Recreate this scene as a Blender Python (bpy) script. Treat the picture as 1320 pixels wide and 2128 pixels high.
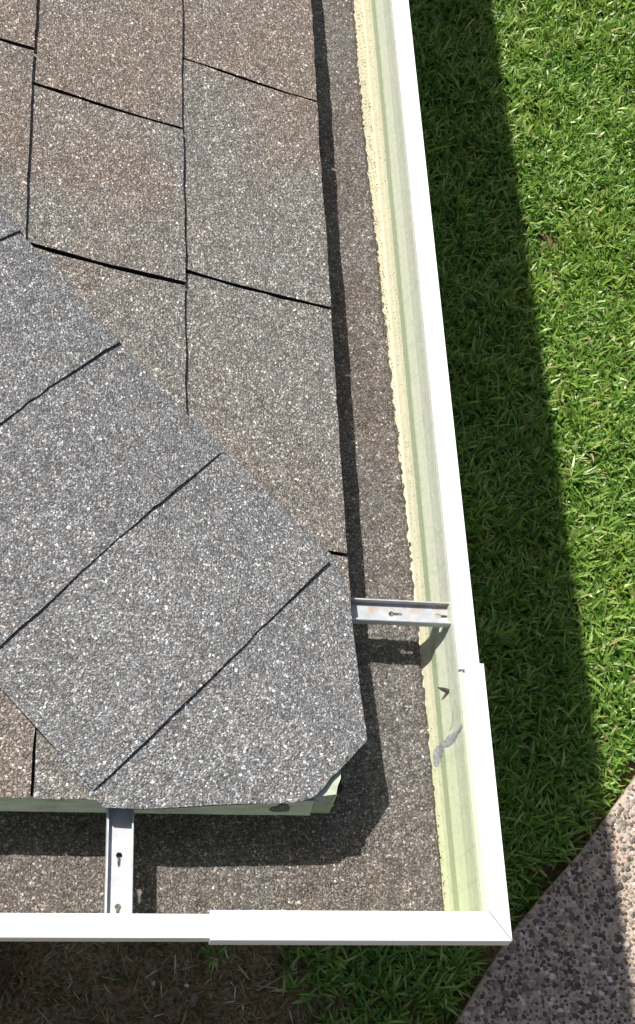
import bpy, bmesh, math, random
import numpy as np
from mathutils import Vector, Matrix

random.seed(7)
rng = np.random.default_rng(7)
for o in list(bpy.data.objects):
    bpy.data.objects.remove(o)
scene = bpy.context.scene
COL = scene.collection
rad = math.radians

# ------------------------------------------------------------------ camera
H = 2.10                                   # rim of the gutter above the soil (m)
cam_d = bpy.data.cameras.new('camera')
cam = bpy.data.objects.new('camera', cam_d)
COL.objects.link(cam)
CAM_R = ((0.98391, -0.04864, 0.17191), (0.04589, -0.86114, -0.50629), (0.17266, 0.50604, -0.84505))
CAM_C = Vector((-0.37159, -0.35700, 1.19828 + H))
m = Matrix.Identity(4)
for i in range(3):
    m[i][0] = CAM_R[0][i]
    m[i][1] = -CAM_R[1][i]
    m[i][2] = -CAM_R[2][i]
    m[i][3] = CAM_C[i]
cam.matrix_world = m
cam_d.sensor_fit = 'HORIZONTAL'
cam_d.sensor_width = 36.0
cam_d.lens = 36.0 * 3530.35 / 1320.0
cam_d.clip_start = 0.05
cam_d.clip_end = 500.0
scene.camera = cam

# ------------------------------------------------------------------ sky, sun, exposure
SUN = Vector((0.43, -0.31, -1.0)).normalized()
elev = math.asin(-SUN.z)
world = bpy.data.worlds.new('World')
scene.world = world
world.use_nodes = True
wn = world.node_tree
sky = wn.nodes.new('ShaderNodeTexSky')
sky.sky_type = 'NISHITA'
sky.sun_disc = False
sky.sun_elevation = elev
sky.dust_density = 3.0
sky.ozone_density = 0.5
sky.sun_rotation = -math.atan2(0.43, 0.31)
wn.links.new(sky.outputs[0], wn.nodes['Background'].inputs[0])
wn.nodes['Background'].inputs[1].default_value = 0.066
sun_d = bpy.data.lights.new('sun', 'SUN')
sun_d.energy = 4.4
sun_d.angle = rad(0.53)
sun_d.color = (1.0, 0.965, 0.915)
sun = bpy.data.objects.new('sun', sun_d)
COL.objects.link(sun)
sun.rotation_euler = SUN.to_track_quat('-Z', 'Y').to_euler()
sun.location = (-3, 3, 8)
vs = scene.view_settings
vs.view_transform = 'Standard'
vs.look = 'None'
vs.exposure = 0.45
vs.gamma = 1.0
vs.use_curve_mapping = False
scene.cycles.max_bounces = 8

# ------------------------------------------------------------------ helpers
def tag(o, label=None, cat=None, group=None, kind=None):
    if label: o['label'] = label
    if cat: o['category'] = cat
    if group: o['group'] = group
    if kind: o['kind'] = kind
    return o

def link(name, me, mat=None, parent=None):
    o = bpy.data.objects.new(name, me)
    COL.objects.link(o)
    if mat is not None and me is not None and len(me.materials) == 0:
        me.materials.append(mat)
    if parent is not None:
        o.parent = parent
    return o

def empty(name, loc=(0, 0, 0)):
    o = bpy.data.objects.new(name, None)
    o.empty_display_size = 0.1
    COL.objects.link(o)
    o.location = loc
    return o

def mesh(name, verts, faces, smooth=False):
    me = bpy.data.meshes.new(name)
    me.from_pydata([tuple(v) for v in verts], [], faces)
    bm = bmesh.new(); bm.from_mesh(me)
    bmesh.ops.recalc_face_normals(bm, faces=bm.faces)
    bm.to_mesh(me); bm.free()
    if smooth:
        me.polygons.foreach_set('use_smooth', [True] * len(me.polygons))
    return me

def raw_mesh(name, V, F, smooth=True):
    """fast mesh from numpy arrays; F is (n, k) of one polygon size"""
    me = bpy.data.meshes.new(name)
    me.vertices.add(len(V))
    me.vertices.foreach_set('co', np.asarray(V, np.float32).ravel())
    k = F.shape[1]
    me.loops.add(F.size)
    me.loops.foreach_set('vertex_index', F.astype(np.int32).ravel())
    me.polygons.add(len(F))
    me.polygons.foreach_set('loop_start', np.arange(0, F.size, k, dtype=np.int32))
    me.polygons.foreach_set('loop_total', np.full(len(F), k, np.int32))
    me.polygons.foreach_set('use_smooth', np.full(len(F), smooth))
    me.update(calc_edges=True)
    return me

def box_data(x0, x1, y0, y1, z0, z1):
    v = [(x, y, z) for z in (z0, z1) for y in (y0, y1) for x in (x0, x1)]
    f = [(0, 2, 3, 1), (4, 5, 7, 6), (0, 1, 5, 4), (2, 6, 7, 3), (0, 4, 6, 2), (1, 3, 7, 5)]
    return v, f

def to_px(P):
    q = Vector(P) - CAM_C
    r = [sum(CAM_R[i][j] * q[j] for j in range(3)) for i in range(3)]
    return 660 + 3530.35 * r[0] / r[2], 1064 + 3530.35 * r[1] / r[2]

# ------------------------------------------------------------------ material toolkit
class NT:
    def __init__(self, name):
        self.m = bpy.data.materials.new(name)
        self.m.use_nodes = True
        self.t = self.m.node_tree
        self.b = self.t.nodes['Principled BSDF']
        self.out = self.t.nodes['Material Output']
        self._tc = None
    def n(self, typ, **kw):
        nd = self.t.nodes.new(typ)
        for k, v in kw.items():
            if hasattr(nd, k): setattr(nd, k, v)
        return nd
    def l(self, a, b): self.t.links.new(a, b)
    def pos(self):
        if self._tc is None: self._tc = self.n('ShaderNodeNewGeometry')
        return self._tc.outputs['Position']
    def noise(self, scale, detail=3, rough=.55, vec=None):
        nd = self.n('ShaderNodeTexNoise')
        nd.inputs['Scale'].default_value = scale
        nd.inputs['Detail'].default_value = detail
        nd.inputs['Roughness'].default_value = rough
        self.l(vec or self.pos(), nd.inputs['Vector'])
        return nd
    def voro(self, scale, feature='F1', vec=None):
        nd = self.n('ShaderNodeTexVoronoi', feature=feature)
        nd.inputs['Scale'].default_value = scale
        self.l(vec or self.pos(), nd.inputs['Vector'])
        return nd
    def ramp(self, fac, stops, interp='LINEAR'):
        nd = self.n('ShaderNodeValToRGB')
        cr = nd.color_ramp; cr.interpolation = interp
        while len(cr.elements) < len(stops): cr.elements.new(0.5)
        for e, (p, c) in zip(cr.elements, stops):
            e.position = p
            e.color = (c, c, c, 1) if not isinstance(c, (tuple, list)) else (*c, 1)
        self.l(fac, nd.inputs['Fac'])
        return nd.outputs['Color']
    def mix(self, fac, a, b, mode='MIX'):
        nd = self.n('ShaderNodeMix', data_type='RGBA', blend_type=mode)
        for s, v in ((nd.inputs['Factor'], fac), (nd.inputs['A'] if 0 else nd.inputs[6], a), (nd.inputs[7], b)):
            if isinstance(v, (int, float)): s.default_value = v
            elif isinstance(v, tuple): s.default_value = (*v, 1)
            else: self.l(v, s)
        return nd.outputs[2]
    def math(self, op, a, b=None, clamp=False):
        nd = self.n('ShaderNodeMath', operation=op, use_clamp=clamp)
        for s, v in ((nd.inputs[0], a), (nd.inputs[1], b)):
            if v is None: continue
            if isinstance(v, (int, float)): s.default_value = v
            else: self.l(v, s)
        return nd.outputs[0]
    def sep(self, v=None):
        nd = self.n('ShaderNodeSeparateXYZ'); self.l(v or self.pos(), nd.inputs[0]); return nd.outputs
    def chan(self, col):
        nd = self.n('ShaderNodeSeparateColor'); self.l(col, nd.inputs[0]); return nd.outputs
    def bump(self, h, dist, strength=1.0, nrm=None):
        nd = self.n('ShaderNodeBump')
        nd.inputs['Strength'].default_value = strength
        nd.inputs['Distance'].default_value = dist
        self.l(h, nd.inputs['Height'])
        if nrm is not None: self.l(nrm, nd.inputs['Normal'])
        return nd.outputs[0]
    def fin(self, col, rough=.8, nrm=None, spec=None, metal=None):
        for key, v in (('Base Color', col), ('Roughness', rough), ('Specular IOR Level', spec), ('Metallic', metal), ('Normal', nrm)):
            if v is None: continue
            s = self.b.inputs[key]
            if isinstance(v, (int, float)): s.default_value = v
            elif isinstance(v, tuple): s.default_value = (*v, 1)
            else: self.l(v, s)
        return self.m

def granule_mat(name, tone_a, tone_b, gain=1.0, patch=5.0, cell=860.0, per_object=True, warm=0.0):
    """mineral granules: every grain its own grey, slow blends of two tones"""
    t = NT(name)
    big = t.noise(patch, 2)
    f = big.outputs['Fac']
    if per_object:
        oi = t.n('ShaderNodeObjectInfo')
        f = t.math('ADD', f, t.math('MULTIPLY', t.math('SUBTRACT', oi.outputs['Random'], .5), .30))
    tone = t.mix(t.ramp(f, [(.40, 0.0), (.62, 1.0)]), tone_a, tone_b)
    dist = t.n('ShaderNodeVectorMath', operation='ADD')
    wob = t.noise(900, 1)
    sc = t.n('ShaderNodeVectorMath', operation='SCALE'); sc.inputs['Scale'].default_value = .0009
    t.l(wob.outputs['Color'], sc.inputs[0]); t.l(t.pos(), dist.inputs[0]); t.l(sc.outputs[0], dist.inputs[1])
    v1 = t.voro(cell, vec=dist.outputs[0])
    ch = t.chan(v1.outputs['Color'])
    val = t.ramp(ch[0], [(0, .42), (.30, .60), (.62, .92), (.84, 1.25), (.93, 1.8), (1.0, 2.7)])
    v2 = t.voro(cell * .62, vec=dist.outputs[0])
    c2 = t.chan(v2.outputs['Color'])
    val2 = t.ramp(c2[1], [(0, .72), (.5, .97), (.9, 1.12), (.955, 1.3), (.98, 2.3), (1, 2.8)])
    clump = t.ramp(t.noise(90, 3).outputs['Fac'], [(.3, .80), (.7, 1.2)])
    hue = t.ramp(ch[1], [(0, (1.12, .97, .88)), (.5, (1, 1, 1)), (1, (.93, 1.0, 1.08))])
    col = t.mix(1.0, tone, val, 'MULTIPLY')
    col = t.mix(1.0, col, val2, 'MULTIPLY')
    col = t.mix(1.0, col, clump, 'MULTIPLY')
    col = t.mix(1.0, col, hue, 'MULTIPLY')
    col = t.mix(1.0, col, (gain, gain, gain), 'MULTIPLY')
    b = t.bump(t.math('SUBTRACT', 1.0, v1.outputs['Distance']), .0012, .8)
    b = t.bump(v2.outputs['Distance'], .0012, .35, b)
    return t.fin(col, .72, b, .35)

M_SH = granule_mat('shingle granules', (.138, .116, .096), (.134, .129, .115), 1.68)
M_CAP = granule_mat('hip cap granules', (.146, .148, .147), (.160, .161, .158), 1.45, patch=7)
M_BED = granule_mat('loose granules', (.114, .100, .087), (.122, .114, .104), 1.25, patch=9, per_object=False)

def simple(name, col, rough=.6, var=.15, scale=30, spec=.4, metal=0.0, bump=0.0, bscale=400):
    t = NT(name)
    nz = t.noise(scale, 4)
    c = t.mix(1.0, col, t.ramp(nz.outputs['Fac'], [(.3, 1 - var), (.7, 1 + var)]), 'MULTIPLY')
    nr = t.bump(t.noise(bscale, 2).outputs['Fac'], bump, 1.0) if bump else None
    return t.fin(c, rough, nr, spec, metal)

M_ASPH = simple('asphalt mat edge', (.018, .017, .018), .8, .3, 80)
M_WOOD = simple('fascia wood', (.42, .36, .28), .7, .2, 20)
M_WALL = simple('wall render', (.5, .44, .36), .85, .1, 12, bump=.002, bscale=60)
M_SOFFIT = simple('soffit paint', (.7, .69, .64), .6, .06, 10)
M_SEAL = simple('grey sealant', (.30, .31, .31), .5, .35, 350, bump=.0006, bscale=500)
M_SEALD = simple('dark sealant', (.10, .105, .095), .5, .4, 350, bump=.001, bscale=300)
M_SCREW = simple('screw steel', (.10, .085, .07), .5, .3, 500, metal=.6)

def lip_mat():
    t = NT('white baked enamel')
    sp = t.voro(260)
    c2 = t.chan(sp.outputs['Color'])
    spot = t.math('MULTIPLY', t.math('LESS_THAN', sp.outputs['Distance'], .16), t.math('GREATER_THAN', c2[0], .93))
    smear = t.ramp(t.noise(45, 5).outputs['Fac'], [(.5, 0.0), (.75, .12)])
    c = t.mix(smear, (.80, .81, .81), (.62, .62, .58))
    c = t.mix(t.math('MULTIPLY', spot, .7), c, (.25, .22, .18))
    return t.fin(c, .38, t.bump(t.noise(25, 2).outputs['Fac'], .0006), .5)
M_LIP = lip_mat()

def lining_mat():
    """inside of the trough: paint with pollen and algae stains, plus colour bands by height"""
    t = NT('algae stained enamel')
    x, y, z = t.sep()[:3]
    # height over the soil, wobbled along the run
    wob = t.noise(14, 4).outputs['Fac']
    fine = t.noise(160, 4).outputs['Fac']
    h = t.math('ADD', z, t.math('MULTIPLY', t.math('SUBTRACT', wob, .5), .005))
    h = t.math('ADD', h, t.math('MULTIPLY', t.math('SUBTRACT', fine, .5), .009))
    k = t.n('ShaderNodeMapRange'); k.inputs['From Min'].default_value = H - .066; k.inputs['From Max'].default_value = H - .006
    t.l(h, k.inputs['Value'])
    c = t.ramp(k.outputs[0], [(0, (.38, .33, .22)), (.055, (.46, .43, .30)), (.13, (.52, .50, .36)), (.225, (.54, .54, .40)), (.27, (.38, .44, .29)),
                              (.42, (.38, .44, .29)), (.49, (.51, .54, .42)), (.8, (.54, .565, .46)), (1, (.56, .58, .49))])  # darker grey-green band between the yellowish and the pale one
    # runs near the mitre are greener
    g = t.ramp(t.math('MULTIPLY', y, 3.3), [(0.3, 1.0), (.8, 0.0)])
    c = t.mix(t.math('MULTIPLY', g, .55), c, (.48, .55, .30))
    blot = t.ramp(t.noise(70, 5, .65).outputs['Fac'], [(.52, 0.0), (.72, .45)])
    c = t.mix(blot, c, (.40, .46, .30))
    drm = t.n('ShaderNodeMapping'); drm.inputs['Scale'].default_value = (30, 150, 14); t.l(t.pos(), drm.inputs[0])
    dr = t.ramp(t.noise(1.0, 4, .6, vec=drm.outputs[0]).outputs['Fac'], [(.54, 0.0), (.74, .40)])
    c = t.mix(dr, c, (.36, .40, .26))
    sp = t.voro(330)
    spot = t.math('MULTIPLY', t.math('LESS_THAN', sp.outputs['Distance'], .22), t.math('GREATER_THAN', t.chan(sp.outputs['Color'])[1], .90))
    c = t.mix(t.math('MULTIPLY', spot, .6), c, (.30, .30, .20))
    return t.fin(c, .5, t.bump(fine, .0006), .4)
M_LIN = lining_mat()

def drip_mat():
    t = NT('pale green drip edge')
    st = t.n('ShaderNodeMapping'); st.inputs['Scale'].default_value = (40, 40, 160); t.l(t.pos(), st.inputs[0])
    f = t.noise(1.0, 4, vec=st.outputs[0]).outputs['Fac']
    c = t.ramp(f, [(.3, (.36, .40, .30)), (.5, (.46, .50, .39)), (.7, (.54, .575, .46))])
    dirt = t.ramp(t.noise(55, 5, .65).outputs['Fac'], [(.58, 0.0), (.72, .7)])
    c = t.mix(dirt, c, (.22, .22, .14))
    return t.fin(c, .5, None, .4)
M_DRIP = drip_mat()

def alu_mat():
    t = NT('weathered aluminium')
    st = t.n('ShaderNodeMapping'); st.inputs['Scale'].default_value = (90, 90, 400); t.l(t.pos(), st.inputs[0])
    f = t.noise(1.0, 4, vec=st.outputs[0]).outputs['Fac']
    c = t.ramp(f, [(.3, (.36, .375, .385)), (.55, (.45, .465, .475)), (.75, (.54, .55, .555))])
    y = t.sep()[1]
    band = t.ramp(t.math('MULTIPLY', t.math('SUBTRACT', y, .2700), 60), [(.30, 0), (.62, 1.0), (.80, 1.0), (.90, 0.0)])
    rust = t.math('MULTIPLY', t.ramp(t.noise(120, 4, .6).outputs['Fac'], [(.48, 0.0), (.60, .6)]), band)
    c = t.mix(rust, c, (.48, .27, .09))
    dirt = t.ramp(t.noise(200, 4).outputs['Fac'], [(.62, 0.0), (.75, .5)])
    c = t.mix(dirt, c, (.28, .26, .22))
    return t.fin(c, .48, t.bump(f, .0004), .5, .25)
M_ALU = alu_mat()

def grass_mat():
    t = NT('grass blade')
    g = t.n('ShaderNodeNewGeometry')
    r = g.outputs['Random Per Island']
    patch = t.noise(3.2, 3).outputs['Fac']
    c = t.ramp(r, [(0, (.050, .135, .015)), (.30, (.112, .245, .027)), (.60, (.195, .350, .048)), (.86, (.310, .450, .105)), (.955, (.43, .52, .19)), (.985, (.38, .36, .16)), (1, (.48, .41, .24))])
    # sun-bleached yellower drifts in the lawn
    c = t.mix(t.ramp(patch, [(.42, 0.0), (.68, .55)]), c, t.mix(1.0, c, (1.28, 1.10, .85), 'MULTIPLY'))
    dif = t.n('ShaderNodeBsdfDiffuse'); tr = t.n('ShaderNodeBsdfTranslucent'); gl = t.n('ShaderNodeBsdfGlossy')
    t.l(c, dif.inputs[0]); t.l(t.mix(1.0, c, (1.1, 1.2, .45), 'MULTIPLY'), tr.inputs[0])
    gl.inputs['Roughness'].default_value = .42; gl.inputs[0].default_value = (.9, 1, .75, 1)
    m1 = t.n('ShaderNodeMixShader'); m1.inputs[0].default_value = .34
    t.l(dif.outputs[0], m1.inputs[1]); t.l(tr.outputs[0], m1.inputs[2])
    m2 = t.n('ShaderNodeMixShader'); m2.inputs[0].default_value = .055
    t.l(m1.outputs[0], m2.inputs[1]); t.l(gl.outputs[0], m2.inputs[2])
    t.l(m2.outputs[0], t.out.inputs['Surface'])
    return t.m
M_GRASS = grass_mat()

def thatch_mat():
    t = NT('dead thatch')
    g = t.n('ShaderNodeNewGeometry')
    c = t.ramp(g.outputs['Random Per Island'], [(0, (.16, .105, .055)), (.45, (.30, .215, .11)), (.75, (.42, .32, .18)), (.85, (.24, .26, .08)), (1, (.64, .54, .38))])
    return t.fin(c, .8, None, .2)
M_THATCH = thatch_mat()
M_TWIG = simple('dry twig', (.36, .28, .19), .8, .3, 150, bump=.0008)
M_LEAF = simple('dead leaf', (.24, .165, .12), .75, .3, 90, bump=.001, bscale=200)

def ground_mat():
    t = NT('soil')
    big = t.noise(9, 5, .6).outputs['Fac']
    fine = t.noise(110, 6, .7).outputs['Fac']
    c = t.ramp(fine, [(.32, (.035, .024, .014)), (.48, (.24, .165, .085)), (.62, (.40, .29, .155)), (.75, (.50, .39, .23))])
    moss = t.ramp(t.noise(16, 4, .6).outputs['Fac'], [(.50, 0.0), (.64, .75)])
    c = t.mix(moss, c, t.ramp(fine, [(.3, (.03, .035, .012)), (.7, (.16, .17, .06))]))
    x, y = t.sep()[:2]
    far = t.ramp(t.math('MULTIPLY', t.math('ADD', x, 0), .12), [(.08, 0.0), (.22, 1.0)])
    fary = t.ramp(t.math('MULTIPLY', y, .1), [(.30, 0.0), (.45, 1.0)])
    lawn = t.ramp(t.noise(70, 6, .7).outputs['Fac'], [(.3, (.022, .045, .014)), (.55, (.06, .115, .03)), (.75, (.11, .17, .05))])
    c = t.mix(t.math('MULTIPLY', t.math('MAXIMUM', far, fary), .9), c, lawn)
    return t.fin(c, .92, t.bump(fine, .012, .9), .2)
M_SOIL = ground_mat()

def cement_mat():
    t = NT('exposed aggregate matrix')
    v = t.voro(108)
    peb = t.ramp(t.chan(v.outputs['Color'])[0], [(0, (.065, .052, .045)), (.25, (.13, .103, .086)), (.45, (.22, .172, .138)), (.65, (.32, .26, .205)), (.85, (.38, .31, .25)), (1, (.6, .55, .48))])
    mt = t.ramp(t.noise(220, 5, .7).outputs['Fac'], [(.3, (.38, .305, .235)), (.7, (.58, .475, .37))])
    inside = t.math('LESS_THAN', v.outputs['Distance'], .60)
    # beyond the built stones the surface carries them as texture
    x, y = t.sep()[:2]
    far = t.math('MAXIMUM', t.math('GREATER_THAN', x, 1.52), t.math('LESS_THAN', y, .02))
    c = t.mix(t.math('MULTIPLY', inside, far), mt, peb)
    return t.fin(c, .85, t.bump(t.noise(300, 4).outputs['Fac'], .0015), .3)
M_CEM = cement_mat()

def pebble_mat():
    t = NT('pebble')
    g = t.n('ShaderNodeNewGeometry'); oi = t.n('ShaderNodeObjectInfo')
    r = t.math('FRACT', t.math('ADD', g.outputs['Random Per Island'], oi.outputs['Random']))
    c = t.ramp(r, [(0, (.06, .048, .042)), (.24, (.115, .092, .078)), (.44, (.19, .152, .126)), (.58, (.31, .25, .195)), (.70, (.27, .245, .22)),
                   (.80, (.42, .35, .28)), (.90, (.46, .31, .24)), (.95, (.56, .50, .44)), (1, (.70, .66, .60))])
    c = t.mix(1.0, c, t.ramp(t.noise(400, 3).outputs['Fac'], [(.3, .82), (.7, 1.18)]), 'MULTIPLY')
    return t.fin(c, .55, t.bump(t.noise(600, 2).outputs['Fac'], .0004), .4)
M_PEB = pebble_mat()

# ------------------------------------------------------------------ ground sheet
SLAB_EDGE = [(.10, -.60), (.30, -.10), (.40, .20), (.462, .353), (.520, .456), (.585, .548), (.650, .632), (.735, .722), (.822, .808), (.902, .902), (.978, .990),
             (1.12, 1.17), (1.40, 1.55), (1.80, 2.15), (2.3, 2.8), (3.2, 3.9)]
SE = np.array(SLAB_EDGE)
def slab_dist(x, y):
    """signed distance-like measure to the edge: positive on the slab side (right of it)"""
    xe_ = np.interp(y, SE[:, 1], SE[:, 0])
    return (np.asarray(x) - xe_) * .72

def vnoise(x, y, s, seed=0):
    x = np.asarray(x) * s + seed * 17.3; y = np.asarray(y) * s + seed * 9.7
    xi = np.floor(x).astype(int); yi = np.floor(y).astype(int)
    fx = x - xi; fy = y - yi; fx = fx * fx * (3 - 2 * fx); fy = fy * fy * (3 - 2 * fy)
    def hsh(a, b):
        h = np.sin(a * 127.1 + b * 311.7 + seed * 74.7) * 43758.5453
        return h - np.floor(h)
    return (hsh(xi, yi) * (1 - fx) + hsh(xi + 1, yi) * fx) * (1 - fy) + (hsh(xi, yi + 1) * (1 - fx) + hsh(xi + 1, yi + 1) * fx) * fy

def ground_h(x, y):
    x = np.asarray(x, float); y = np.asarray(y, float)
    h = (vnoise(x, y, 7, 1) - .5) * .018 + (vnoise(x, y, 19, 2) - .5) * .014 + (vnoise(x, y, 45, 3) - .5) * .008
    bare = np.clip((.40 - x) / .15, 0, 1) * np.clip((y - .2) / .2, 0, 1)
    h = h + bare * ((vnoise(x, y, 38, 4) - .5) * .016 + (vnoise(x, y, 90, 5) - .5) * .010)
    d = slab_dist(x, y)
    trench = np.clip(1 - np.abs(d + .012) / .03, 0, 1)
    h = h - trench * .03 - np.clip((d) / .05, 0, 1) * .05
    # hollow by the wall foot at the left
    h = h - .07 * np.exp(-(((x + .36) / .05) ** 2 + ((y - .58) / .09) ** 2))
    return h

gx = np.concatenate([[-90, -40, -15, -6, -3], np.arange(-1.2, -.5, .02), np.arange(-.5, .62, .008), np.arange(.62, 2.6, .02), [3, 4, 6, 10, 20, 40, 90]])
gy = np.concatenate([[-90, -40, -15, -6, -3, -1.5], np.arange(-.6, .36, .02), np.arange(.36, .74, .008), np.arange(.74, 4.6, .02), [5, 6, 8, 12, 20, 40, 90]])
GX, GY = np.meshgrid(gx, gy)
GZ = ground_h(GX, GY)
far = (GX < -1.2) | (GX > 2.58) | (GY < -.6) | (GY > 4.58)
GZ = np.where(far, np.where(slab_dist(GX, GY) > 0, -.055, 0.0), GZ)
V = np.stack([GX, GY, GZ], -1).reshape(-1, 3)
ny, nx = GX.shape
ii = (np.arange(ny - 1)[:, None] * nx + np.arange(nx - 1)[None, :]).ravel()
F = np.stack([ii, ii + 1, ii + nx + 1, ii + nx], -1)
tag(link('ground', raw_mesh('ground', V, F), M_SOIL), kind='structure')

# ------------------------------------------------------------------ exposed aggregate slab
SLAB_Z = .034
def make_slab():
    out = SLAB_EDGE + [(5.0, 3.9), (5.0, -2.5), (.02, -2.5)]
    # profile: bottom, side, rounded arris, top
    n = len(out)
    def inset(pts, d):
        r = []
        for i, (x, y) in enumerate(pts):
            a = Vector(pts[i - 1]); b = Vector((x, y)); c = Vector(pts[(i + 1) % n])
            e1 = (b - a).normalized(); e2 = (c - b).normalized()
            n1 = Vector((e1.y, -e1.x)); n2 = Vector((e2.y, -e2.x))
            nn = (n1 + n2); nn = nn / max(.3, nn.length ** 2 / 2)
            r.append((x + nn.x * d, y + nn.y * d))
        return r
    rings = [(0, -.07), (0, SLAB_Z - .010), (.003, SLAB_Z - .004), (.009, SLAB_Z)]
    v = []; f = []
    for d, z in rings:
        v += [(x, y, z) for x, y in inset(out, d)]
    for k in range(len(rings) - 1):
        for i in range(n):
            j = (i + 1) % n
            f.append((k * n + i, k * n + j, (k + 1) * n + j, (k + 1) * n + i))
    f.append(tuple(range((len(rings) - 1) * n, len(rings) * n)))
    return mesh('patio_slab', v, f)
slab = tag(link('patio_slab', make_slab(), M_CEM), kind='structure')

def ico(sub):
    bm = bmesh.new(); bmesh.ops.create_icosphere(bm, subdivisions=sub, radius=1.0)
    v = np.array([q.co[:] for q in bm.verts]); f = np.array([[q.index for q in p.verts] for p in bm.faces]); bm.free()
    return v, f
IV, IF = ico(2)
def pebble_shape():
    v = IV.copy()
    ang = rng.uniform(0, 6.28, 3)
    amp = rng.uniform(.08, .2, 3)
    th = np.arctan2(v[:, 1], v[:, 0])
    r = 1 + amp[0] * np.cos(2 * th + ang[0]) + amp[1] * np.cos(3 * th + ang[1]) * .7 + amp[2] * .5 * np.cos(5 * th + ang[2])
    v[:, 0] *= r * rng.uniform(.8, 1.15); v[:, 1] *= r; v[:, 2] *= .75
    v[:, 2] = np.sign(v[:, 2]) * np.abs(v[:, 2]) ** .8
    return v
IV1, IF1 = ico(1)
SHAPES = [pebble_shape() for _ in range(10)]
pts = []
sp = .0088
for j, yy in enumerate(np.arange(-.02, 1.75, sp * .87)):
    xs = np.arange(.2, 1.56, sp) + (j % 2) * sp / 2
    x = xs + rng.normal(0, sp * .20, len(xs)); y = yy + rng.normal(0, sp * .20, len(xs))
    ok = (slab_dist(x, y) > .0048) & (x < 1.55)
    pts.append(np.stack([x[ok], y[ok]], -1))
pts = np.concatenate(pts)
R_ = np.clip(rng.lognormal(math.log(.0047), .27, len(pts)), .0032, .0092)
keep = rng.random(len(pts)) < .93
pts = pts[keep]; R_ = R_[keep]
Z_ = SLAB_Z + R_ * rng.uniform(-.46, -.14, len(pts))
inview = []
for i, (x, y) in enumerate(pts):
    u, v_ = to_px((x, y, SLAB_Z))
    inside = 6 < u < 1314 and 6 < v_ < 2115
    inview.append(inside and not (u < 1062 and v_ < 1962))
inview = np.array(inview)
cand = np.where(inview)[0]
solo = set(cand[np.argsort(-R_[cand])[:300]].tolist())
peb_me = []
for s_ in SHAPES:
    # 20-face lumps are enough at this size; smooth shaded
    k = rng.integers(0, 3)
    v = IV1 * np.array([1.0, .82 + .05 * k, .72]) * (1 + .12 * np.cos(2.0 * IV1[:, [0]] * 3 + k))
    peb_me.append(raw_mesh('pebble', s_, IF))
    peb_me[-1].materials.append(M_PEB)
JV = []; JF = []; off = 0
for i, (x, y) in enumerate(pts):
    a = random.uniform(0, 6.283)
    if i in solo:
        o = link('pebble', peb_me[i % 10], None, slab)
        o.location = (x, y, Z_[i]); o.rotation_euler = (random.uniform(-.25, .25), random.uniform(-.25, .25), a)
        o.scale = (R_[i],) * 3
    else:
        near = inview[i]
        v = SHAPES[i % 10] if near else IV1 * np.array([1, .85, .72])
        f = IF if near else IF1
        c, s = math.cos(a), math.sin(a)
        w = np.stack([v[:, 0] * c - v[:, 1] * s, v[:, 0] * s + v[:, 1] * c, v[:, 2]], -1) * R_[i] + (x, y, Z_[i])
        JV.append(w); JF.append(f + off); off += len(v)
tag(link('small_pebbles', raw_mesh('small_pebbles', np.concatenate(JV), np.concatenate(JF)), M_PEB, slab), kind='stuff')

# ------------------------------------------------------------------ lawn
def blades(bx, by, bz, length, width, az, lean0, curl, taper=.95):
    """n blades as 4-section ribbons; returns V, F(quads)"""
    n = len(bx)
    nsec = 4
    secw = np.array([.75, 1.0, .80, .10])
    V = np.zeros((n, nsec, 2, 3))
    px, py, pz = bx.copy(), by.copy(), bz.copy()
    ang = lean0.copy()                     # angle from the vertical
    dx, dy = np.cos(az), np.sin(az)
    sxn, syn = -dy, dx
    tw = rng.normal(0, .35, n)
    for k in range(nsec):
        hw = width * secw[k] * .5
        cz = np.sin(tw) * hw
        cw = np.cos(tw) * hw
        for s, sg in ((0, -1), (1, 1)):
            V[:, k, s, 0] = px + sg * sxn * cw
            V[:, k, s, 1] = py + sg * syn * cw
            V[:, k, s, 2] = pz + sg * cz
        st = length / (nsec - 1)
        px = px + np.sin(ang) * dx * st; py = py + np.sin(ang) * dy * st; pz = pz + np.cos(ang) * st
        pz = np.maximum(pz, bz * 0 + .002 + ground_hv)
        ang = ang + curl / (nsec - 1)
    V = V.reshape(-1, 3)
    base = np.arange(n)[:, None, None] * (nsec * 2)
    k = np.arange(nsec - 1)[None, :, None] * 2
    F = (base + k + np.array([0, 1, 3, 2])[None, None, :]).reshape(-1, 4)
    return V, F

def scatter(n, x0, x1, y0, y1):
    return rng.uniform(x0, x1, n), rng.uniform(y0, y1, n)

def lawn_density(x, y):
    d = slab_dist(x, y)
    off = np.clip((-d - .004 - .014 * vnoise(x, y, 26, 8)) / .03, 0, 1)
    out = np.maximum(x, -y)                # distance outwards from under the eave
    e = np.clip((out - .04 - .34 * (vnoise(x, y, 8, 5) - .35)) / .36, 0, 1) ** 1.4
    thin = .62 + .38 * np.clip((vnoise(x, y, 9, 6) - .22) / .25, 0, 1)
    return off * e * thin

NS = 70000
x, y = scatter(NS, -.25, 1.95, -.25, 4.3)
ok = rng.random(NS) < lawn_density(x, y)
x, y = x[ok], y[ok]
# side areas, thinner
x2, y2 = scatter(30000, .1, 3.0, 1.2, 6.0)
x2, y2 = x2[(x2 > 1.95) | (y2 > 4.3)], y2[(x2 > 1.95) | (y2 > 4.3)]
ok = rng.random(len(x2)) < lawn_density(x2, y2)
x = np.concatenate([x, x2[ok]]); y = np.concatenate([y, y2[ok]])
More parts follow.
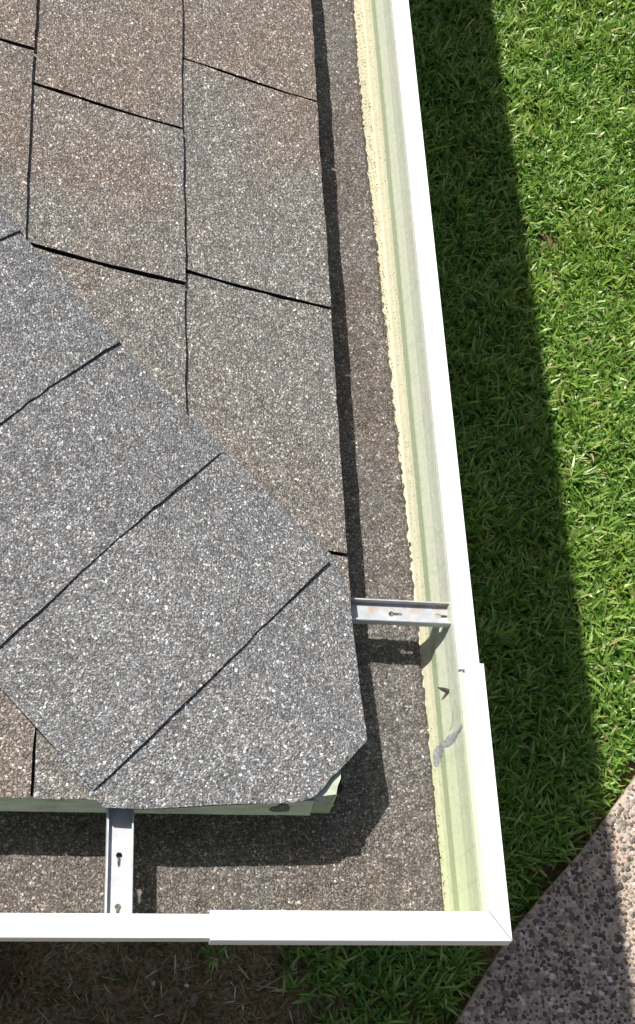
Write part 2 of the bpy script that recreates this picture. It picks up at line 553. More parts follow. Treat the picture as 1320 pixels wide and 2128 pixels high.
# two weeds growing in the bare soil below the eave
PER = 5
sx_ = np.repeat(x, PER); sy_ = np.repeat(y, PER)
n = len(sx_)
az0 = np.repeat(rng.uniform(0, 6.283, len(x)), PER)
kk = np.tile(np.arange(PER), len(x))
az = az0 + kk * 2.6 + rng.normal(0, .35, n)
vig = np.repeat(.8 + .4 * vnoise(x, y, 5, 11), PER)
length = np.clip(rng.normal(.040, .012, n), .015, .080) * vig
width = np.clip(rng.normal(.0057, .0013, n), .003, .009)
lean = np.clip(rng.normal(.62, .28, n), .05, 1.3)
curl = np.clip(rng.normal(.75, .4, n), -.2, 1.8)
sx_ = sx_ + rng.normal(0, .004, n); sy_ = sy_ + rng.normal(0, .004, n)
ground_hv = ground_h(sx_, sy_)
bz = ground_hv + rng.uniform(0, .016, n)
V, F = blades(sx_, sy_, bz, length, width, az, lean, curl)
tag(link('grass', raw_mesh('grass', V, F), M_GRASS), 'short dense green lawn grass beside the gutter, half in shadow', 'grass', kind='stuff')

# dead stalks over the bare soil under the eave and inside the lawn
n = 24000
x, y = scatter(n, -.75, 1.2, .05, 1.25)
den = np.where(x < .45, .95, .12) * (slab_dist(x, y) < -.006)
ok = rng.random(n) < den * np.clip(.25 + 1.2 * vnoise(x, y, 13, 9), 0, 1)
x, y = x[ok], y[ok]; n = len(x)
x2, y2 = scatter(1500, .4, 1.6, .9, 4.2)
ok = (slab_dist(x2, y2) < -.02); x = np.concatenate([x, x2[ok]]); y = np.concatenate([y, y2[ok]]); n = len(x)
ground_hv = ground_h(x, y)
V, F = blades(x, y, ground_hv + rng.uniform(.001, .012, n) + np.where(y > .9, .008, 0), np.clip(rng.lognormal(math.log(.017), .5, n), .005, .06), np.clip(rng.normal(.0018, .0009, n), .0006, .005),
              rng.uniform(0, 6.283, n), np.clip(rng.normal(1.25, .25, n), .5, 1.55), rng.normal(.1, .4, n))
tag(link('dead_thatch', raw_mesh('dead_thatch', V, F), M_THATCH), 'dry brown dead grass stalks lying over the bare soil', 'dead grass', kind='stuff')

def weed(name, x, y, nb, label, s=1.0):
    global ground_hv
    r = empty(name, (0, 0, 0))
    a = rng.uniform(0, 6.283, nb)
    bx = x + np.cos(a) * .006; by = y + np.sin(a) * .006
    ground_hv = ground_h(bx, by)
    V, F = blades(bx, by, ground_hv, rng.uniform(.025, .05, nb) * s, rng.uniform(.004, .007, nb), a + rng.normal(0, .4, nb), rng.uniform(.3, 1.1, nb), rng.uniform(.2, 1.2, nb))
    c = V.mean(0); c[2] = ground_hv.min()
    o = link(name, raw_mesh(name, V - c, F), M_GRASS); o.location = c
    bpy.data.objects.remove(r)
    tag(o, label, 'weed', 'grass tufts in the bare soil under the gutter')
weed('grass_tuft', .045, .590, 16, 'small bright green tuft in bare soil below the gutter, left of the two')
weed('grass_tuft', .255, .598, 22, 'bright green tuft below the long white gutter lip, right of the two', 1.1)

def tube(pts, radii, seg=7):
    v = []; f = []
    for i, p in enumerate(pts):
        p = Vector(p)
        d = (Vector(pts[min(i + 1, len(pts) - 1)]) - Vector(pts[max(i - 1, 0)])).normalized()
        a = d.cross(Vector((0, 0, 1)) if abs(d.z) < .9 else Vector((1, 0, 0))).normalized(); b = d.cross(a)
        for k in range(seg):
            t = 2 * math.pi * k / seg
            v.append(p + (a * math.cos(t) + b * math.sin(t)) * radii[i])
    for i in range(len(pts) - 1):
        for k in range(seg):
            j = (k + 1) % seg
            f.append((i * seg + k, i * seg + j, (i + 1) * seg + j, (i + 1) * seg + k))
    f.append(tuple(range(seg))); f.append(tuple(range((len(pts) - 1) * seg, len(pts) * seg)))
    return v, f

def twig(p0, p1, r, label, fork=True, bow=.006):
    p0 = Vector(p0); p1 = Vector(p1); n = 8
    side = Vector((-(p1 - p0).y, (p1 - p0).x)).normalized()
    P = []
    for i in range(n):
        t = i / (n - 1)
        q = p0.lerp(p1, t) + side * (math.sin(t * 3.1) * bow + random.uniform(-.0012, .0012))
        P.append(Vector((q.x, q.y, float(ground_h(q.x, q.y)) + .012 + .006 * math.sin(t * 5))))
    org = P[0].copy()
    v, f = tube([p - org for p in P], [r * (1 - .55 * i / (n - 1)) for i in range(n)])
    if fork:
        for at, ang, ln in ((3, .7, .035), (5, -.8, .025)):
            d = (P[at + 1] - P[at]).normalized(); d.rotate(Matrix.Rotation(ang, 3, 'Z'))
            Q = [P[at] - org, P[at] - org + d * ln * .5 + Vector((0, 0, .003)), P[at] - org + d * ln]
            v2, f2 = tube(Q, [r * .55, r * .45, r * .2], 6)
            f += [tuple(a + len(v) for a in q) for q in f2]; v += v2
    o = link('dry_twig', mesh('dry_twig', v, f, True), M_TWIG); o.location = org
    tag(o, label, 'twig', 'dry twigs on the soil under the eave')
twig((.125, .520), (.285, .575), .0016, 'longest dry twig, slanting across soil under the long gutter lip')
twig((.130, .588), (.165, .540), .0014, 'short forked twig on soil just above the longest twig', bow=.003)
twig((-.365, .490), (-.320, .590), .0015, 'pale dry stalk curving over the dark hollow at the left edge', False, .010)
twig((-.322, .505), (-.312, .572), .0012, 'thin upright dry stalk on soil, right of the pale curved stalk', False, -.004)
twig((-.285, .572), (-.255, .600), .0011, 'small reddish twig on soil under the left stretch of gutter', True, .002)

def dead_leaf():
    v = []; f = []
    n = 7
    for i in range(n):
        t = i / (n - 1); w = .0075 * math.sin(math.pi * (t * .9 + .05)) ** .7 + .0004
        for s in (-1, 0, 1):
            v.append(((t - .5) * .030, s * w, .003 + .0035 * abs(s) + .004 * math.sin(t * 3)))
    for i in range(n - 1):
        for k in range(2):
            f.append((i * 3 + k, i * 3 + k + 1, i * 3 + k + 4, i * 3 + k + 3))
    me = mesh('dead_leaf', v, f, True)
    o = link('dead_leaf', me, M_LEAF)
    md = o.modifiers.new('thickness', 'SOLIDIFY'); md.thickness = .0006
    o.location = (.002, .505, float(ground_h(.002, .505)) + .012); o.rotation_euler = (.2, -.3, 1.2)
    tag(o, 'curled brown dead leaf lying on soil at the bottom edge', 'leaf')
dead_leaf()
for (x, y, lab) in ((-.0742, .5354, 'tiny pale stone on soil, left of the pair'), (-.0108, .5306, 'tiny white stone on soil, right of the pair')):
    o = link('small_stone', raw_mesh('small_stone', SHAPES[2 if x < -.05 else 5] * .0042, IF), simple('pale stone', (.6, .57, .5)))
    o.location = (x, y, float(ground_h(x, y)) + .010)
    tag(o, lab, 'stone', 'tiny stones on the soil')

# ------------------------------------------------------------------ house: roof geometry
PIT = math.atan(4 / 12)
CP, SP = math.cos(PIT), math.sin(PIT)
XE, YS, ZE = .1062, .1010, .0094 + H       # eave lines of the shingles
EXPO = .143
LEN = 5.5
house = empty('house', (-.8, .8, 0))
tag(house, 'house corner with brown and grey shingled hip roof and pale green drip edge', 'house')
bpy.context.view_layer.update()
HINV = house.matrix_world.inverted()
def hpart(name, me, mat, parent=None):
    if parent is None:
        me.transform(HINV)
        return link(name, me, mat, house)
    me.transform(HINV)
    return link(name, me, mat, parent)

NE = Vector((SP, 0, CP)); NS_ = Vector((0, -SP, CP))
def slope_pt(side, u, v, w):
    if side == 'E':
        return Vector((-XE - u * CP, YS + v, ZE + u * SP)) + NE * w
    return Vector((-XE - v, YS + u * CP, ZE + u * SP)) + NS_ * w

# deck under the shingles
dv = []
for side in 'ES':
    dv.append([slope_pt(side, .012, .012, -.016), slope_pt(side, .012, LEN, -.016), slope_pt(side, 2.6, LEN, -.016), slope_pt(side, 2.6, 2.6 * CP, -.016)])
verts = dv[0] + dv[1]
faces = [(0, 1, 2, 3), (4, 7, 6, 5)]
deck_me = mesh('roof', verts, faces)
roof = hpart('roof', deck_me, M_ASPH)
md = roof.modifiers.new('thickness', 'SOLIDIFY'); md.thickness = .012; md.offset = 0

def clip_half(poly, fn):
    """keep the side of a 2D polygon where fn(u, v) >= 0"""
    out = []
    for i in range(len(poly)):
        a, b = poly[i - 1], poly[i]
        fa, fb = fn(*a), fn(*b)
        if fa >= 0: out.append(a)
        if (fa >= 0) != (fb >= 0):
            t = fa / (fa - fb)
            out.append((a[0] + (b[0] - a[0]) * t, a[1] + (b[1] - a[1]) * t))
    # rotate order fix: dedupe
    res = []
    for p in out:
        if not res or abs(p[0] - res[-1][0]) + abs(p[1] - res[-1][1]) > 1e-6: res.append(p)
    return res

def densify(poly, step, jit):
    out = []
    for i in range(len(poly)):
        a = poly[i]; b = poly[(i + 1) % len(poly)]
        L = math.hypot(b[0] - a[0], b[1] - a[1]); k = max(1, int(L / step))
        nx_, ny_ = -(b[1] - a[1]) / (L + 1e-9), (b[0] - a[0]) / (L + 1e-9)
        for j in range(k):
            t = j / k; d = random.uniform(-jit, jit) if j else 0
            out.append((a[0] + (b[0] - a[0]) * t + nx_ * d, a[1] + (b[1] - a[1]) * t + ny_ * d))
    return out

def shingle(side, k, v0, v1, bend=0.0):
    u0 = k * EXPO
    u1 = u0 + EXPO + .022
    gap = .0018 if side == 'E' else .0011
    a, b = v0 + gap, v1 - gap
    poly = [(u0, a), (u0, b), (u1, b), (u1, a)]
    poly = clip_half(poly, lambda u, v: v - u * CP - .004)
    # the eave corner is snipped off below the first hip cap
    poly = clip_half(poly, lambda u, v: v + u - .048)
    if len(poly) < 3: return
    poly = densify(poly, .016, .0007)
    lift = random.uniform(-.0004, .0005); th = .0042
    drop = .0054
    sway = random.uniform(-.0005, .0005)
    top = []; bot = []
    for (u, v) in poly:
        # cut lines wander a little, as cut by a worn knife
        uu = u + .0006 * math.sin(v * 21 + k)
        seam = v0 if v - v0 < v1 - v else v1
        vv = v + .0011 * math.sin(u * 30 + k * 2.1 + seam * 5)
        w = lift - (u - u0) / EXPO * drop + sway * math.sin(v * 25)
        top.append(slope_pt(side, uu, vv, w)); bot.append(slope_pt(side, uu, vv, w - th))
    n = len(top)
    verts = top + bot
    faces = [tuple(range(n)), tuple(range(2 * n - 1, n - 1, -1))] + [(i, (i + 1) % n, n + (i + 1) % n, n + i) for i in range(n)]
    me = mesh('shingle', verts, faces)
    me.materials.append(M_SH); me.materials.append(M_ASPH)
    for p in me.polygons:
        if len(p.vertices) == 4 and n != 4: p.material_index = 1
    hpart('shingle', me, None, roof)

for side in 'ES':
    poly = densify([(.0015, .046), (.0015, LEN), (.15, LEN), (.15, .16)], .02, .0006)
    top = [slope_pt(side, u, v, -.0046 - u * .03) for u, v in poly]; bot = [slope_pt(side, u, v, -.0075 - u * .03) for u, v in poly]
    n = len(top)
    hpart('starter_strip', mesh('starter_strip', top + bot, [tuple(range(n)), tuple(range(2 * n - 1, n - 1, -1))] + [(i, (i + 1) % n, n + (i + 1) % n, n + i) for i in range(n)]), M_ASPH, roof)
E_SEAMS = {0: [.213, .4655, .717, .968], 1: [.262, .4465, .624, .876], 2: [.410, .661, .914], 3: [.56, .81], }
S_SEAMS = {0: [.246, .497, .750], 1: [.325, .575, .83]}
NC = 15
for side, tab in (('E', E_SEAMS), ('S', S_SEAMS)):
    for k in range(NC):
        vmin = k * EXPO * CP
        seams = list(tab.get(k, []))
        if not seams:
            seams = [vmin + .12 + random.uniform(0, .2)]
        while seams[-1] < 2.6:
            seams.append(seams[-1] + random.choice((.252, .252, .18, .30)))
        edges = [vmin - .001] + [s for s in seams if s > vmin + .02] + [LEN]
        for a, b in zip(edges[:-1], edges[1:]):
            if b - a > .01: shingle(side, k, a, b)

# hip caps
HD = Vector((-1, 1, 1 / 3.0)).normalized()
UE = HD.cross(NE).normalized()
US = HD.cross(NS_).normalized()
if UE.x < 0: UE = -UE
if US.y > 0: US = -US
O = Vector((-XE, YS, ZE))
def hip_pt(s, t, w):
    """t > 0 on the east slope, t < 0 on the south slope; fold eased over 3 cm"""
    e = .022
    a = min(1, max(0, (t + e) / (2 * e)))
    nrm = (NE * a + NS_ * (1 - a)).normalized()
    if t >= e: lat = UE * t
    elif t <= -e: lat = US * (-t)
    else:
        # parabola between the two slopes
        q = (t * t + e * e) / (2 * e)
        lat = UE * ((q + t) / 2) + US * ((q - t) / 2)
    return O + HD * s + lat + nrm * w

def cap(n, s_low, s_top, tmax_e, tmax_s, first=False):
    ts = [-tmax_s, -.125, -.105, -.085, -.065, -.042, -.034, -.026, -.015, -.006, 0, .006, .015, .026, .037, .043, .065, .085, .105, .125, tmax_e]
    rows = 6
    v = []
    ph = random.uniform(0, 6)
    for layer in (0, 1):
        for i in range(rows):
            f = i / (rows - 1)
            for t in ts:
                lo = s_low(t)
                s = lo + (s_top - lo) * f
                if i == 0: s += random.uniform(-.0006, .0006)
                tt = t + (.0006 * random.uniform(-1, 1) if abs(t) > .1 else 0)
                ls = max(0, (s - (s_low(0) if not first else .0)))
                w = .0064 - .0022 * min(1, ls / .125) + .0004 * math.sin(t * 40 + ph)
                if first: w = .0066 - .0028 * min(1, ls / .14) + .0008 * math.sin(t * 35 + 1)
                # the sides are pressed down onto the course below
                w -= .0035 * max(0, (abs(t) - .10) / .035)
                v.append(hip_pt(s, tt, w - layer * .0022))
    c = len(ts); f_ = []; mi = []
    def idx(l, i, j): return l * rows * c + i * c + j
    for i in range(rows - 1):
        for j in range(c - 1):
            f_.append((idx(0, i, j), idx(0, i, j + 1), idx(0, i + 1, j + 1), idx(0, i + 1, j)))
            f_.append((idx(1, i, j), idx(1, i + 1, j), idx(1, i + 1, j + 1), idx(1, i, j + 1)))
    nt = len(f_)
    for j in range(c - 1):
        f_.append((idx(0, 0, j), idx(1, 0, j), idx(1, 0, j + 1), idx(0, 0, j + 1)))
        f_.append((idx(0, rows - 1, j), idx(0, rows - 1, j + 1), idx(1, rows - 1, j + 1), idx(1, rows - 1, j)))
    for i in range(rows - 1):
        f_.append((idx(0, i, 0), idx(0, i + 1, 0), idx(1, i + 1, 0), idx(1, i, 0)))
        f_.append((idx(0, i, c - 1), idx(1, i, c - 1), idx(1, i + 1, c - 1), idx(0, i + 1, c - 1)))
    me = mesh('hip_cap', v, f_)
    bm = bmesh.new(); bm.from_mesh(me)
    for e in bm.edges:
        if len(e.link_faces) == 2 and e.link_faces[0].normal.dot(e.link_faces[1].normal) < .6: e.smooth = False
    bm.to_mesh(me); bm.free()
    me.materials.append(M_CAP); me.materials.append(M_ASPH)
    for q, p in enumerate(me.polygons):
        p.material_index = 0 if q < nt else 1
        p.use_smooth = q < nt
    hpart('hip_cap', me, None, roof)

def low_first(t):
    if t >= 0: return float(np.interp(t, [0, .037, .043, .065, .0965, .142, .15], [.031, .031, .036, .060, .0925, .137, .145]))
    return float(np.interp(-t, [0, .027, .042, .083, .143, .15], [.031, .029, .039, .074, .124, .138]))
cap(1, low_first, .185, .144, .146, True)
for q in range(2, 24):
    s0 = .1485 + .1245 * (q - 2)
    sk = random.uniform(-.012, .02) if q > 3 else .022
    cap(q, lambda t, s0=s0, sk=sk: s0 + sk * t + (.0012 * math.sin(t * 14)), s0 + .165, (.136 if q == 2 else .128) + random.uniform(-.002, .002), .142 + random.uniform(-.002, .002))

# drip edge, fascia, soffit, wall
DX, DY = -.1205, .1042                     # faces of the drip edge on the east and south sides
def drip(side):
    prof = [(-.016, .0040), (0.0, .0035), (.0006, -.013), (.0026, -.0205), (.0016, -.0218), (-.0006, -.013), (-.0010, .0025)]
    v = []; f = []
    st = [0.0, .02, .05, .3, LEN]
    for i, l in enumerate(st):
        for (o_, z) in prof:
            z_ = z + (random.uniform(-.0006, .0006) if 0 < i < 4 else 0)
            if side == 'S': v.append((DX - .0215 - l + (min(0, o_) * 0), DY - o_, H + z_))
            else: v.append((DX + o_, DY + .030 + l, H + z_))
    n = len(prof)
    for i in range(len(st) - 1):
        for k in range(n - 1):
            f.append((i * n + k, i * n + k + 1, (i + 1) * n + k + 1, (i + 1) * n + k))
    f.append(tuple(range(1, n))); 
    hpart('drip_edge', mesh('drip_edge', v, f), M_DRIP)
drip('S'); drip('E')
# the bent metal tip left bare at the corner: flat top flange and its folded return
tipv = [(-.1640, .1026, H + .0085), (-.1272, .1062, H + .0128), (-.1260, .1125, H + .0146), (-.1236, .1180, H + .0156), (-.1234, .1255, H + .0166), (-.1340, .1340, H + .0178), (-.1520, .1200, H + .0140)]
tipf = [(0, 1, 2, 3, 4, 5, 6)]
tip = hpart('drip_edge_tip', mesh('drip_edge_tip', tipv, tipf), M_DRIP)
md = tip.modifiers.new('thickness', 'SOLIDIFY'); md.thickness = .0007; md.offset = -1
retv = [(-.1420, .1058, H + .0095), (-.1284, .1072, H + .0115), (-.1268, .1088, H - .010), (-.1300, .1082, H - .0165), (-.1405, .1066, H - .0175)]
ret = hpart('folded_corner', mesh('folded_corner', retv, [(0, 1, 2, 3, 4)]), M_SEAL)
md = ret.modifiers.new('thickness', 'SOLIDIFY'); md.thickness = .0008
# dark lump of old sealant on the drip edge
bm = bmesh.new(); bmesh.ops.create_icosphere(bm, subdivisions=2, radius=1)
for q in bm.verts:
    k = 1 + .25 * math.sin(q.co.x * 4 + q.co.z * 3)
    q.co = Vector((q.co.x * .0075 * k + q.co.z * .002, q.co.y * .0022, q.co.z * .0075 * k)) + Vector((-.1655, .1034, H - .010))
me = bpy.data.meshes.new('sealant_lump'); bm.to_mesh(me); bm.free()
hpart('sealant_lump', me, M_SEALD)

def boxpart(name, *b, mat):
    v, f = box_data(*b); hpart(name, mesh(name, v, f), mat)
FX, FY = -.1235, .1255
boxpart('fascia_board', -.1445, FX - .0, FY + .021, LEN, H - .14, H - .004, mat=M_WOOD)
boxpart('fascia_board', -LEN, FX, FY, FY + .02, H - .14, H - .004, mat=M_WOOD)
boxpart('soffit', -LEN, -.146, FY + .022, FY + .70, H - .135, H - .125, mat=M_SOFFIT)
boxpart('soffit', -.80, -.146, FY + .702, LEN, H - .135, H - .125, mat=M_SOFFIT)
boxpart('wall', -LEN, -.80, FY + .70, FY + .80, -.10, H - .137, mat=M_WALL)
boxpart('wall', -.90, -.80, FY + .802, LEN, -.10, H - .137, mat=M_WALL)

# ------------------------------------------------------------------ rain gutter
gut = empty('rain_gutter', (0, 0, H - .072))
tag(gut, 'white rain gutter turning the roof corner, green stained inside and full of shingle grit', 'gutter')
bpy.context.view_layer.update()
GINV = gut.matrix_world.inverted()
def gpart(name, me, mat=None, parent=None):
    me.transform(GINV)
    return link(name, me, mat, parent or gut)

def sweep(prof, legs, closed=False):
    """prof: list of (d, z), d inwards from the outer rim line; legs: stations along the L-shaped run"""
    v = []; f = []
    n = len(prof)
    for st in legs:
        for d, z in prof:
            if st[0] == 'S': v.append((st[1] if st[1] is not None else -d, d, H + z))
            elif st[0] == 'C': v.append((-d, d, H + z))
            else: v.append((-d, st[1], H + z))
    for i in range(len(legs) - 1):
        for k in range(n if closed else n - 1):
            j = (k + 1) % n
            f.append((i * n + k, i * n + j, (i + 1) * n + j, (i + 1) * n + k))
    if closed:
        f.append(tuple(range(n))); f.append(tuple(range((len(legs) - 1) * n, len(legs) * n)))
    return v, f

inner = [(.0150, -.0022), (.0172, -.0045), (.0182, -.0080), (.0192, -.0180), (.0206, -.0270), (.0232, -.0345), (.0252, -.0395), (.0257, -.0460), (.0261, -.0515), (.0278, -.0560), (.0303, -.0600), (.0316, -.0620), (.0345, -.0630), (.1180, -.0630), (.1188, -.0615), (.1195, -.0200)]
outer = [(.1203, -.0200), (.1203, -.0712), (.0340, -.0712), (.0308, -.0690), (.0293, -.0604), (.0268, -.0560), (.0251, -.0518), (.0243, -.0400), (.0224, -.0350), (.0196, -.0270), (.0182, -.0190), (.0160, -.0135), (.0060, -.0128), (.0060, -.0060), (.0150, -.0040)]
prof = inner + outer
v, f = sweep(prof, [('S', -LEN), ('C',), ('E', LEN)], True)
me = mesh('trough', v, f)
me.materials.append(M_LIN); me.materials.append(M_LIP)
n = len(prof)
for i, p in enumerate(me.polygons):
    if i < 2 * n: p.material_index = 0 if (i % n) < len(inner) - 1 else 1
    else: p.material_index = 1
gpart('trough', me)

# front lips: flat white top with a folded-down nose
lip = [(.0006, -.0002), (.0002, -.0012), (.0002, -.0090), (.0012, -.0098), (.0014, -.0118), (.0028, -.0126), (.0052, -.0124), (.0052, -.0050), (.0170, -.0038), (.0181, -.0030), (.0182, -.0008), (.0176, 0.0)]
v, f = sweep(lip, [('S', -LEN), ('S', -.2180)], True)
gpart('front_lip', mesh('front_lip', v, f), M_LIP)
v, f = sweep(lip, [('E', .2200), ('E', LEN)], True)
gpart('front_lip', mesh('front_lip', v, f), M_LIP)
# corner sleeve: two mitred lips a little wider and prouder than the run
cl = [(-.0014, .0012), (-.0018, .0002), (-.0018, -.0096), (-.0008, -.0106), (-.0006, -.0128), (.0012, -.0136), (.0050, -.0134), (.0050, -.0040), (.0180, -.0030), (.0196, -.0022), (.0197, .0008), (.0190, .0016)]
d_lo, d_hi = -.0018, .0197
CL_S = [d_lo + (d - d_lo) / (d_hi - d_lo) * (.0206 - d_lo) for d, z in cl]
CL_E = [d_lo + (d - d_lo) / (d_hi - d_lo) * (.0142 - d_lo) for d, z in cl]
def mitre_lip(side):
    v = []; f = []; n = len(cl); g = .0006
    for (d, z), ds, de in zip(cl, CL_S, CL_E):
        if side == 'S': v.append((-.2228, ds, H + z - .0001))
        else: v.append((-de + .0010, .2245, H + z + .0002))
    for (d, z), ds, de in zip(cl, CL_S, CL_E):
        if side == 'S': v.append((-de - g, ds, H + z - .0001))
        else: v.append((-de, ds + g, H + z + .0002))
    for k in range(n):
        j = (k + 1) % n
        f.append((k, j, n + j, n + k))
    f.append(tuple(range(n))); f.append(tuple(range(n, 2 * n)))
    gpart('corner_lip', mesh('corner_lip', v, f), M_LIP)
mitre_lip('S'); mitre_lip('E')

# bed of washed-down granules
def bed():
    V = []; 
    ds = np.concatenate([np.linspace(0, .16, 22)[:-1], np.linspace(.16, 1, 44)])
    st = [('S', s) for s in np.concatenate([[-LEN, -1.5, -.8], np.arange(-.5, -.125, .004)])] + [('A', t) for t in (.25, .5, .75)] + [('C', 0)] + [('B', t) for t in (.25, .5, .75)] + [('E', s) for s in np.concatenate([np.arange(.125, 1.1, .004), [1.6, 2.2, 3.5, LEN]])]
    for kind, s in st:
        far_ = 0.0 if kind != 'E' else min(1.0, max(0.0, (s - .15) / .70))
        d0 = .0288 + .0135 * far_ ** 1.15
        for q in ds:
            d = d0 + (.1186 - d0) * q
            if kind == 'S': x, y = s, d
            elif kind == 'A': x, y = -.126 * (1 - s) - d * s, d
            elif kind == 'B': x, y = -d, d * (1 - s) + .125 * s
            elif kind == 'C': x, y = -d, d
            else: x, y = -d, s
            V.append((x, y, 0))
    V = np.array(V)
    x, y = V[:, 0], V[:, 1]
    z = -.0588 + (vnoise(x, y, 12, 21) - .5) * .004 + (vnoise(x, y, 60, 22) - .5) * .0018 + (vnoise(x, y, 240, 23) - .5) * .0014
    q = np.tile(ds, len(st))
    # the grit feathers out in a ragged line over the bare stained floor
    edge = np.clip(1 - q / .055, 0, 1)
    rag = (vnoise(x, y, 380, 24) - .5) * .0042 + (vnoise(x, y, 110, 25) - .5) * .0014 + (vnoise(x, y, 800, 26) - .5) * .0040
    z = np.where(edge > 0, z * (1 - edge) + (-.0638 + rag) * edge + rag * .4 * (1 - edge), z)
    V[:, 2] = z + H
    n = len(ds); m_ = len(st)
    ii = (np.arange(m_ - 1)[:, None] * n + np.arange(n - 1)[None, :]).ravel()
    F = np.stack([ii, ii + 1, ii + n + 1, ii + n], -1)
    me = raw_mesh('granule_bed', V, F)
    tag(gpart('granule_bed', me, M_BED), 'brown shingle granules settled over the gutter floor', kind='stuff')
bed()

# loose grains creeping up the stained wall and lying proud on the bed
def loose_grains():
    n = 300
    ys = rng.uniform(.03, 1.05, n)
    up = np.abs(rng.normal(0, .0045, n))
    z = -.0600 + up
    d = np.interp(-z, [.0395, .046, .0515, .056, .060, .068], [.0252, .0257, .0261, .0278, .0303, .0318]) + .0003
    P = np.stack([-d, ys, H + z], -1)
    k = 5000
    q = rng.uniform(.035, .112, k); yy = rng.uniform(.03, 1.05, k)
    P2 = np.stack([-q, yy, np.full(k, H - .0592)], -1)
    k = 4000
    q = rng.uniform(.035, .112, k); xx = rng.uniform(-.5, -.03, k)
    P3 = np.stack([xx, q, np.full(k, H - .0592)], -1)
    n_wall = len(P)
    P = np.concatenate([P, P2, P3])
    octv = np.array([(1, 0, 0), (-1, 0, 0), (0, 1, 0), (0, -1, 0), (0, 0, 1), (0, 0, -1)], float)
    octf = np.array([(0, 2, 4), (2, 1, 4), (1, 3, 4), (3, 0, 4), (2, 0, 5), (1, 2, 5), (3, 1, 5), (0, 3, 5)])
    r = rng.uniform(.0004, .0009, len(P)); r[:n_wall] *= .7
    sc = rng.uniform(.6, 1.3, (len(P), 1, 3))
    rot = rng.uniform(0, 6.28, len(P))
    v = octv[None] * sc * r[:, None, None]
    c, s = np.cos(rot)[:, None], np.sin(rot)[:, None]
    w = np.stack([v[..., 0] * c - v[..., 1] * s, v[..., 0] * s + v[..., 1] * c, v[..., 2]], -1) + P[:, None, :]
    F = (octf[None] + (np.arange(len(P)) * 6)[:, None, None]).reshape(-1, 3)
    t = NT('single grain')
    g = t.n('ShaderNodeNewGeometry')
    c_ = t.ramp(g.outputs['Random Per Island'], [(0, (.07, .058, .048)), (.35, (.16, .13, .10)), (.7, (.27, .23, .18)), (.92, (.42, .38, .30)), (1, (.66, .62, .54))])
    mt = t.fin(c_, .6, None, .4)
    tag(gpart('loose_granules', raw_mesh('loose_granules', w.reshape(-1, 3), F, False), mt), kind='stuff')
loose_grains()

# hangers
def hanger(name, length, label):
    """channel along +X from the fascia (0) to the lip (length); web at z=0, flanges up; two keyholes"""
    hw = .0089
    cu = bpy.data.curves.new('web', 'CURVE'); cu.dimensions = '2D'; cu.fill_mode = 'BOTH'; cu.extrude = .0006
    def spl(pts):
        s = cu.splines.new('POLY'); s.points.add(len(pts) - 1); s.use_cyclic_u = True
        for q, p in zip(s.points, pts): q.co = (p[0], p[1], 0, 1)
    spl([(0, -hw), (length, -hw), (length, hw), (0, hw)])
    for cx in (.0485, .0875):
        ring = []
        for a in range(20):
            t = rad(35) + a / 19 * rad(290)
            ring.append((cx + .0024 * math.cos(t), .0024 * math.sin(t)))
        ring += [(cx + .0085, -.0010), (cx + .0093, 0), (cx + .0085, .0010)]
        spl(ring)
    tmp = bpy.data.objects.new('web_curve', cu); COL.objects.link(tmp)
    dg = bpy.context.evaluated_depsgraph_get()
    me = bpy.data.meshes.new_from_object(tmp.evaluated_get(dg))
    bpy.data.objects.remove(tmp)
    me.name = 'web'; me.materials.clear()
    parts = [('web', me)]
    for s in (-1, 1):
        # rolled flange: rises 6 mm and turns slightly inwards
        pr = [(hw, -.0006), (hw + .0010, -.0002), (hw + .0013, .0010), (hw + .0013, .0066), (hw + .0008, .0075), (hw - .0004, .0075), (hw - .0002, .0062), (hw + .0001, .0012)]
        v = [(x, s * y_, z_) for x in (0.0, length) for (y_, z_) in pr]
        n = len(pr)
        f = [(k, (k + 1) % n, n + (k + 1) % n, n + k) for k in range(n)] + [tuple(range(n)), tuple(range(n, 2 * n))]
        parts.append(('flange', mesh('flange', v, f)))
    # snap hook reaching under the lip
    pr = [(length - .0006, 0.0), (length + .0022, -.0012), (length + .0046, -.0012), (length + .0046, -.0024), (length + .0018, -.0024), (length - .0006, -.0008)]
    v = [(x, y_, z_) for y_ in (-.0062, .0062) for (x, z_) in pr]
    n = len(pr)
    f = [(k, (k + 1) % n, n + (k + 1) % n, n + k) for k in range(n)] + [tuple(range(n)), tuple(range(n, 2 * n))]
    parts.append(('hook', mesh('hook', v, f)))
    r = empty(name); r.parent = gut
    r['label'] = label
    for nm, me in parts: link(nm, me, M_ALU, r)
    return r
h1 = hanger('hanger_bracket', .1045, 'grey bracket with rust streak, right gutter run')
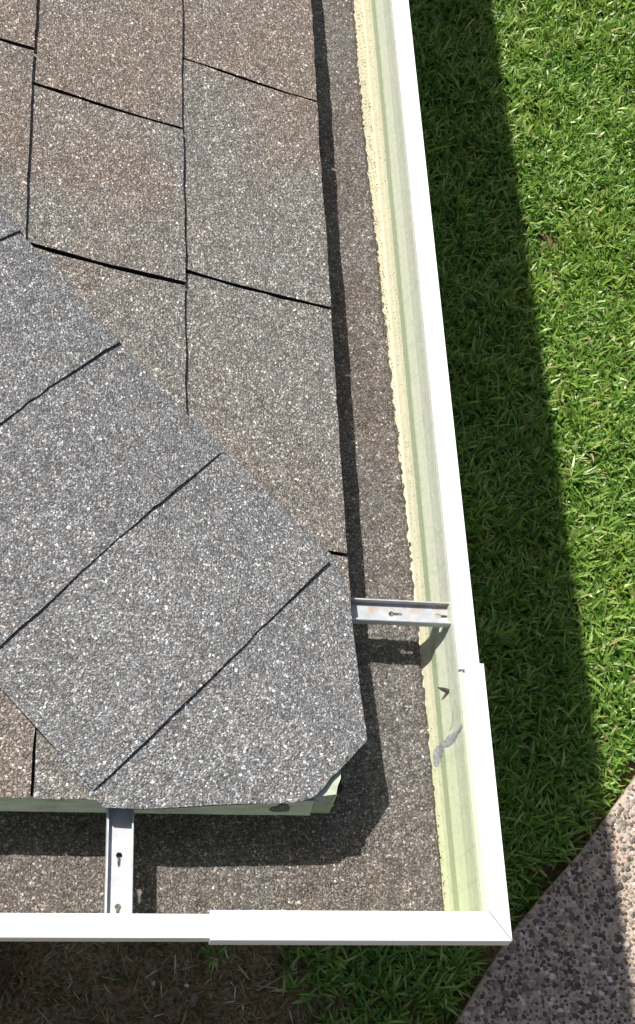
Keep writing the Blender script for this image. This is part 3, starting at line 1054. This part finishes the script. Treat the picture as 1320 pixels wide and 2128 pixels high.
h1.location = (-.1150, .2758, .072 - .0160); h1.rotation_euler = (0, 0, rad(-.6))
h2 = hanger('hanger_bracket', .1000, 'pale grey bracket crossing the front gutter run')
h2.location = (-.2870, .1150, .072 - .0160); h2.rotation_euler = (0, 0, rad(-90.6))

# grey sealant smear at the sleeve joint, lying on the inner wall
def wall_d(z):
    zs = [-p[1] for p in inner[1:12]]; ds = [p[0] for p in inner[1:12]]
    return float(np.interp(-z, zs, ds))
def smear():
    v = []; f = []
    n = 26; mcol = 7
    for i in range(n):
        t = i / (n - 1)
        z = -.0585 + .0520 * t
        yc = .1662 + .0085 * t + .0015 * math.sin(t * 5)
        hw = (.0058 * (1 - t) ** .8 + .0012) * (1 + .25 * math.sin(t * 13) + .15 * math.sin(t * 29))
        for j in range(mcol):
            q = j / (mcol - 1) * 2 - 1
            y = yc + hw * q + random.uniform(-.0003, .0003)
            th = .0010 * (1 - abs(q) ** 3) + .00005
            v.append((-wall_d(z) - th, y, H + z))
    for i in range(n - 1):
        for j in range(mcol - 1):
            f.append((i * mcol + j, i * mcol + j + 1, (i + 1) * mcol + j + 1, (i + 1) * mcol + j))
    o = gpart('sealant_smear', mesh('sealant_smear', v, f, True), M_SEAL)
    o['label'] = 'grey smear of sealant on the green inner wall'
smear()
# thin grey tube standing in for a curved shadow edge on the wall
P = []
for i in range(12):
    t = i / 11
    z = -.030 + .010 * t
    P.append((-wall_d(z) - .0004, .1790 + .030 * t, H + z + .006 * math.sin(t * 2.5)))
P = [(-wall_d(p[2] - H) - .0003, p[1], p[2]) for p in P]
v, f = tube(P, [.00035] * 12, 5)
gpart('shadow_edge_strand', mesh('shadow_edge_strand', v, f, True), M_SEAL)
# screw point coming through the wall
base = Vector((-wall_d(-.028) + .001, .2125, H - .028))
d = Vector((-1, .12, .45)).normalized()
pts_ = [base + d * t for t in (0, .0035, .0065, .0095, .0120)]
v, f = tube(pts_, [.0021, .0020, .0017, .0010, .0002], 9)
gpart('screw', mesh('screw', v, f), M_SCREW)['label'] = 'dark screw point sticking through the inner wall'
